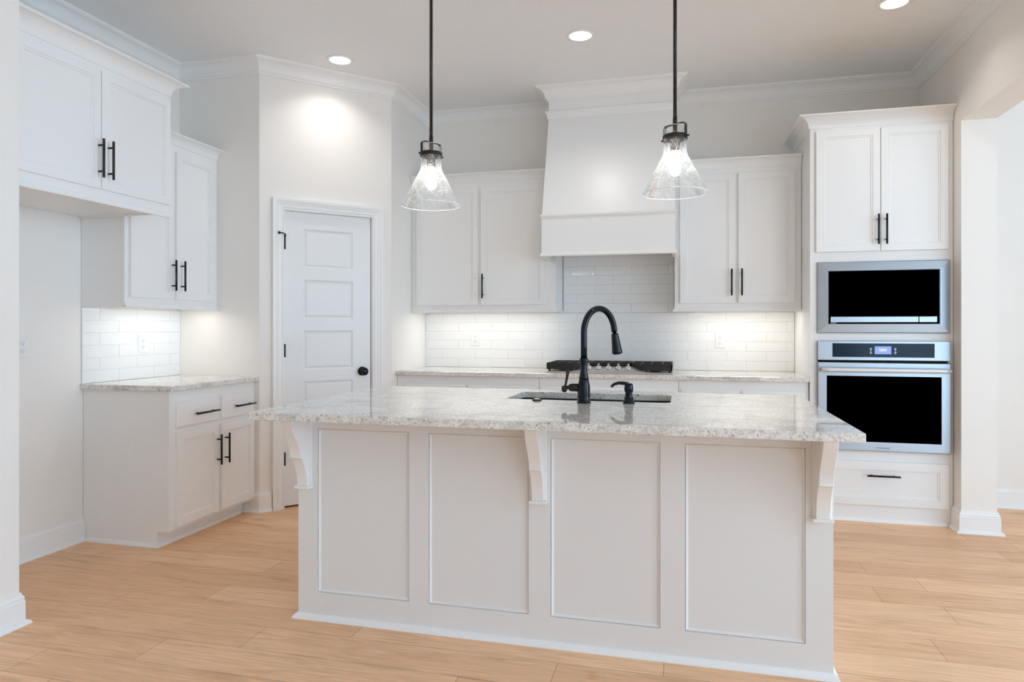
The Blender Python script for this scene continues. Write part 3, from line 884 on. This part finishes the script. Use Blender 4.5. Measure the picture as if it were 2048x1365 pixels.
def slab_with_hole(z0, z1):
    m = MB(); inner = []; nseg = 6
    for cx, cy, a0 in ((SX0 + SR, SY0 + SR, 180), (SX1 - SR, SY0 + SR, 270), (SX1 - SR, SY1 - SR, 0), (SX0 + SR, SY1 - SR, 90)):
        inner.append([(cx + SR * math.cos(R(a0 + 90 * i / nseg)), cy + SR * math.sin(R(a0 + 90 * i / nseg))) for i in range(nseg + 1)])
    outer = [(CX0, CY0), (CX1, CY0), (CX1, CY1), (CX0, CY1)]
    flat = [p for c in inner for p in c]; nI = len(flat)
    V = [(x, y, z1) for x, y in outer] + [(x, y, z1) for x, y in flat] + [(x, y, z0) for x, y in outer] + [(x, y, z0) for x, y in flat]
    F = []; o2 = 4 + nI; k = nseg + 1
    for off, flip in ((0, False), (o2, True)):
        for c in range(4):
            for i in range(nseg):
                f = (off + c, off + 4 + c * k + i + 1, off + 4 + c * k + i)
                F.append(f[::-1] if flip else f)
            c2 = (c + 1) % 4
            f = (off + c, off + c2, off + 4 + c2 * k, off + 4 + c * k + nseg)
            F.append(f[::-1] if flip else f)
    for c in range(4):
        c2 = (c + 1) % 4
        F.append((c, o2 + c, o2 + c2, c2))
    for i in range(nI):
        j = (i + 1) % nI
        F.append((4 + i, 4 + j, o2 + 4 + j, o2 + 4 + i))
    m.add(V, F)
    return m


o = slab_with_hole(0.8835, 0.914).build('countertop', GRAN, None, 0.003)
tag(o, 'large speckled granite island countertop with the sink cut into it', 'countertop')
# sink
SK = thing('sink', 'dark undermount sink bowl set below the island countertop', 'sink', (-0.418, 3.18, 0.66))
b0, b1, c0, c1 = SX0 - 0.006 + 0.418, SX1 + 0.006 + 0.418, SY0 - 0.006 - 3.18, SY1 + 0.006 - 3.18
m = MB().box(b0 - 0.010, b1 + 0.010, c0 - 0.010, c1 + 0.010, 0, 0.012)
m.box(b0 - 0.010, b0, c0 - 0.010, c1 + 0.010, 0.012, 0.2225).box(b1, b1 + 0.010, c0 - 0.010, c1 + 0.010, 0.012, 0.2225)
m.box(b0, b1, c0 - 0.010, c0, 0.012, 0.2225).box(b0, b1, c1, c1 + 0.010, 0.012, 0.2225)
m.build('bowl', SINKM, SK)
MB().lathe([(0.045, 0.0125), (0.045, 0.015), (0.030, 0.016)], (0, 0, 0), 20).build('drain', CHROME, SK)

# faucet
FA = thing('faucet', 'tall black gooseneck kitchen faucet with a side lever beside the sink', 'faucet', (-0.413, 2.912, 0.9142))
m = MB().lathe([(0.030, 0), (0.030, 0.006), (0.027, 0.010), (0.0275, 0.030), (0.0275, 0.060), (0.026, 0.078), (0.0215, 0.100), (0.0195, 0.106)], n=32)
m.lathe([(0.0205, 0.105), (0.0215, 0.108), (0.0205, 0.112), (0.0155, 0.135), (0.0150, 0.155), (0.0165, 0.178), (0.0190, 0.190), (0.0185, 0.194)], n=32)
m.build('faucet_body', BLACKM, FA)
dirv = Vector((0.115, 0.165)); reach = dirv.length; dirv.normalize()
pts = [(0, 0, 0.192), (0, 0, 0.25), (0, 0, 0.305)]
rad = reach / 2
for i in range(1, 17):
    a = math.pi * i / 16 * 0.955
    h = rad - rad * math.cos(a); zz = 0.305 + rad * 1.06 * math.sin(a)
    pts.append((dirv.x * h, dirv.y * h, zz))
last = Vector(pts[-1]); prev = Vector(pts[-2]); dd = (last - prev).normalized()
pts.append(tuple(last + dd * 0.012))
MB().tube(pts, 0.0140, 20).build('spout', BLACKM, FA)
hp = Vector(pts[-1]); dd = Vector((dd.x * 0.9, dd.y * 0.9, dd.z)).normalized()
m = MB().tube([hp - dd * 0.002, hp + dd * 0.008, hp + dd * 0.0081, hp + dd * 0.012, hp + dd * 0.092, hp + dd * 0.099, hp + dd * 0.103],
              [0.009, 0.009, 0.0152, 0.0160, 0.0235, 0.0248, 0.0180], 22)
m.build('spray_head', BLACKM, FA)
m = MB().lathe([(0.017, -0.022), (0.0175, -0.050), (0.0155, -0.062), (0.010, -0.066), (0.0075, -0.074), (0.0085, -0.079)], (0, 0, 0.066), 22, 'x')
m.lathe([(0.012, -0.010), (0.0125, 0.0), (0.011, 0.012)], (-0.086, 0, 0.060), 16)
m.tube([(-0.087, 0, 0.046), (-0.084, 0, 0.062), (-0.080, 0, 0.078), (-0.074, 0, 0.110), (-0.070, 0, 0.136), (-0.069, 0, 0.143)],
       [0.0095, 0.0085, 0.0050, 0.0058, 0.0085, 0.0065], 14)
m.build('lever_handle', BRONZE, FA)

# soap dispenser
SD = thing('soap_dispenser', 'small black soap dispenser with a curved spout to the right of the faucet', 'soap dispenser', (-0.222, 2.938, 0.9142))
MB().lathe([(0.0255, 0), (0.0255, 0.004), (0.0215, 0.010), (0.0195, 0.026), (0.0145, 0.034), (0.0165, 0.038), (0.0150, 0.044), (0.0155, 0.048),
            (0.0185, 0.053), (0.0195, 0.066), (0.0175, 0.080), (0.0155, 0.086), (0.0080, 0.087)], n=28).build('pump_body', BLACKM, SD)
MB().tube([(-0.004, 0.002, 0.083), (-0.022, 0.010, 0.086), (-0.045, 0.020, 0.086), (-0.066, 0.029, 0.079), (-0.078, 0.034, 0.068)],
          [0.0085, 0.0080, 0.0072, 0.0066, 0.0062], 14).build('spout', BRONZE, SD)
# air switch
AB = thing('air_switch_button', 'small round dark button on the island counter, left of the faucet', 'button', (-0.631, 2.958, 0.9142))
MB().lathe([(0.022, 0), (0.022, 0.003), (0.017, 0.006), (0.015, 0.006)], n=24).build('button_ring', BRONZE, AB)
MB().lathe([(0.0145, 0.0), (0.0145, 0.008), (0.010, 0.010)], n=24).build('button_cap', CHROME, AB)

# ------------------------------------------------------------------ pendants
PL = thing('pendant_light', 'left pendant light, conical seeded glass shade on a dark rod over the island', 'pendant light', (-1.110, 2.89, 1.797), R(55), 'pendant lights over the island')
rod = MB().lathe([(0.0075, 0.318), (0.0075, CEIL - 1.797 - 0.022)], n=14)
rod.lathe([(0.0092, 0.290), (0.0092, 0.318)], n=14)
rod.build('rod', BRONZE, PL)
MB().lathe([(0.062, CEIL - 1.797 - 0.001), (0.062, CEIL - 1.797 - 0.016), (0.050, CEIL - 1.797 - 0.022), (0.010, CEIL - 1.797 - 0.024)], n=28).build('canopy', BRONZE, PL)
OUT = [(0.135, 0.0), (0.134, 0.002), (0.052, 0.158), (0.0475, 0.170), (0.0465, 0.182), (0.0465, 0.278)]
m = MB().lathe(OUT, n=56, caps=False)
m.build('glass_shade', SEED, PL)
n = 56; k = 8
for RR, zz, rr in ((0.1345, 0.0012, 0.0018), (0.0465, 0.278, 0.0009)):
    V = []; m = MB()
    for i in range(n):
        a = 2 * math.pi * i / n
        V += [((RR + rr * math.cos(2 * math.pi * j / k)) * math.cos(a), (RR + rr * math.cos(2 * math.pi * j / k)) * math.sin(a), zz + rr * math.sin(2 * math.pi * j / k)) for j in range(k)]
    m.add(V, [(i * k + j, i * k + (j + 1) % k, ((i + 1) % n) * k + (j + 1) % k, ((i + 1) % n) * k + j) for i in range(n) for j in range(k)], True)
    m.build('glass_rim', RIMG, PL)
m = MB().lathe([(0.0480, 0.226), (0.0510, 0.226), (0.0510, 0.243), (0.0480, 0.243), (0.0480, 0.226)], n=40, caps=False)
for s in (-1, 1):
    m.lathe([(0.0045, -0.004), (0.0045, 0.012)] if s > 0 else [(0.0045, -0.012), (0.0045, 0.004)], (s * 0.0535, 0, 0.232), 10, 'x')
m.build('collar_ring', BRONZE, PL)
m = MB()
sw = 0.008
yk = [(-0.0525, 0.222), (-0.0525, 0.278), (-0.049, 0.287), (-0.040, 0.291), (0.040, 0.291), (0.049, 0.287), (0.0525, 0.278), (0.0525, 0.222)]
yi = [(-0.0500, 0.222), (-0.0500, 0.276), (-0.047, 0.284), (-0.039, 0.288), (0.039, 0.288), (0.047, 0.284), (0.0500, 0.276), (0.0500, 0.222)]
V = []
for (xa, za), (xb, zb) in zip(yk, yi):
    V += [(xa, -sw, za), (xa, sw, za), (xb, sw, zb), (xb, -sw, zb)]
F = [(i * 4 + a, i * 4 + (a + 1) % 4, (i + 1) * 4 + (a + 1) % 4, (i + 1) * 4 + a) for i in range(7) for a in range(4)] + [(0, 1, 2, 3), (28, 29, 30, 31)]
m.add(V, F)
m.build('yoke', BRONZE, PL)
MB().lathe([(0.0095, 0.290), (0.0095, 0.246), (0.030, 0.240), (0.038, 0.228), (0.034, 0.219), (0.0195, 0.212), (0.0195, 0.180), (0.016, 0.178)], n=26).build('socket', BRONZE, PL)
MB().lathe([(0.012, 0.178), (0.0135, 0.165), (0.019, 0.148), (0.0235, 0.125), (0.0245, 0.108), (0.022, 0.090), (0.015, 0.078), (0.004, 0.073)], n=24).build('bulb', BULBLIT, PL)
copy_thing(PL, (-0.028, 2.89, 1.800), R(-32), 'right pendant light, conical seeded glass shade on a dark rod before the hood')

# ------------------------------------------------------------------ recessed lights
RL = thing('recessed_light', 'recessed ceiling light in front of the angled pantry wall', 'recessed light', (-2.235, 4.118, CEIL), 0, 'recessed ceiling lights')
MB().lathe([(0.066, -0.0005), (0.070, -0.006), (0.088, -0.005), (0.091, -0.0005), (0.066, -0.0005)], n=40, caps=False).build('trim_ring', TRIM, RL)
MB().lathe([(0.0655, -0.0035), (0.0655, -0.0008)], n=40).build('lens', CANLIT, RL)
ld = bpy.data.lights.new('can_lamp', 'AREA'); ld.shape = 'DISK'; ld.size = 0.13; ld.energy = LAMP_POWER; ld.color = (1.0, 0.95, 0.89); ld.spread = R(125)
lo = bpy.data.objects.new('can_lamp', ld); COL.objects.link(lo); lo.parent = RL; lo.location = (0, 0, -0.008)
copy_thing(RL, (-0.608, 4.137, CEIL), 0, 'recessed ceiling light above the cooktop aisle, before the range hood')
copy_thing(RL, (1.144, 4.145, CEIL), 0, 'recessed ceiling light nearest the right wall, cut by the top edge')
# ceiling vent
CV = thing('ceiling_vent', 'white ceiling air vent, just caught at the top edge of the photo', 'vent', (-0.61, 3.50, CEIL))
m = MB().box(-0.17, 0.17, -0.15, -0.125, -0.008, -0.0005).box(-0.17, 0.17, 0.125, 0.15, -0.008, -0.0005).box(-0.17, -0.145, -0.125, 0.125, -0.008, -0.0005).box(0.145, 0.17, -0.125, 0.125, -0.008, -0.0005)
m.build('vent_frame', TRIM, CV)
m = MB()
for i in range(9):
    y = -0.11 + i * 0.0275
    m.box(-0.145, 0.145, y - 0.004, y + 0.004, -0.007, -0.002)
m.build('vent_louvers', TRIM, CV)
MB().box(-0.145, 0.145, -0.125, 0.125, -0.0015, -0.0006).build('vent_duct', GAPBLK, CV)

# ------------------------------------------------------------------ outlets
OT = thing('wall_outlet', 'white duplex outlet low on the bare wall of the refrigerator space', 'outlet', (XL + 0.0005, 2.821, 1.138), R(90), 'wall outlets')
m = MB().rings(-0.036, 0.036, -0.058, 0.058, [(0, 0), (0, -0.004), (0.003, -0.006), (0.004, -0.006)]); m.f.append((0, 1, 2, 3)); m.sm.append(False)
m.build('cover_plate', PLASTIC, OT)
for zz in (-0.0195, 0.0195):
    r = MB().lathe([(0.0165, -0.0062), (0.0165, -0.0078), (0.0155, -0.0082)], (0, 0, zz), 24, 'y').build('receptacle', PLASTIC, OT)
    q = MB().box(-0.0075, -0.0055, -0.0086, -0.0081, zz - 0.001, zz + 0.007).box(0.0055, 0.0075, -0.0086, -0.0081, zz - 0.001, zz + 0.006)
    q.lathe([(0.0026, -0.0086), (0.0026, -0.0081)], (0, 0, zz - 0.007), 10, 'y')
    q.build('slot', SLOT, r)
copy_thing(OT, (XL + 0.0093, 3.635, 1.138), R(90), 'white duplex outlet on the tile above the left counter')
copy_thing(OT, (-1.663, YB - 0.0093, 1.150), 0, 'white duplex outlet on the tile left of the cooktop')
copy_thing(OT, (0.281, YB - 0.0093, 1.146), 0, 'white duplex outlet on the tile right of the cooktop')
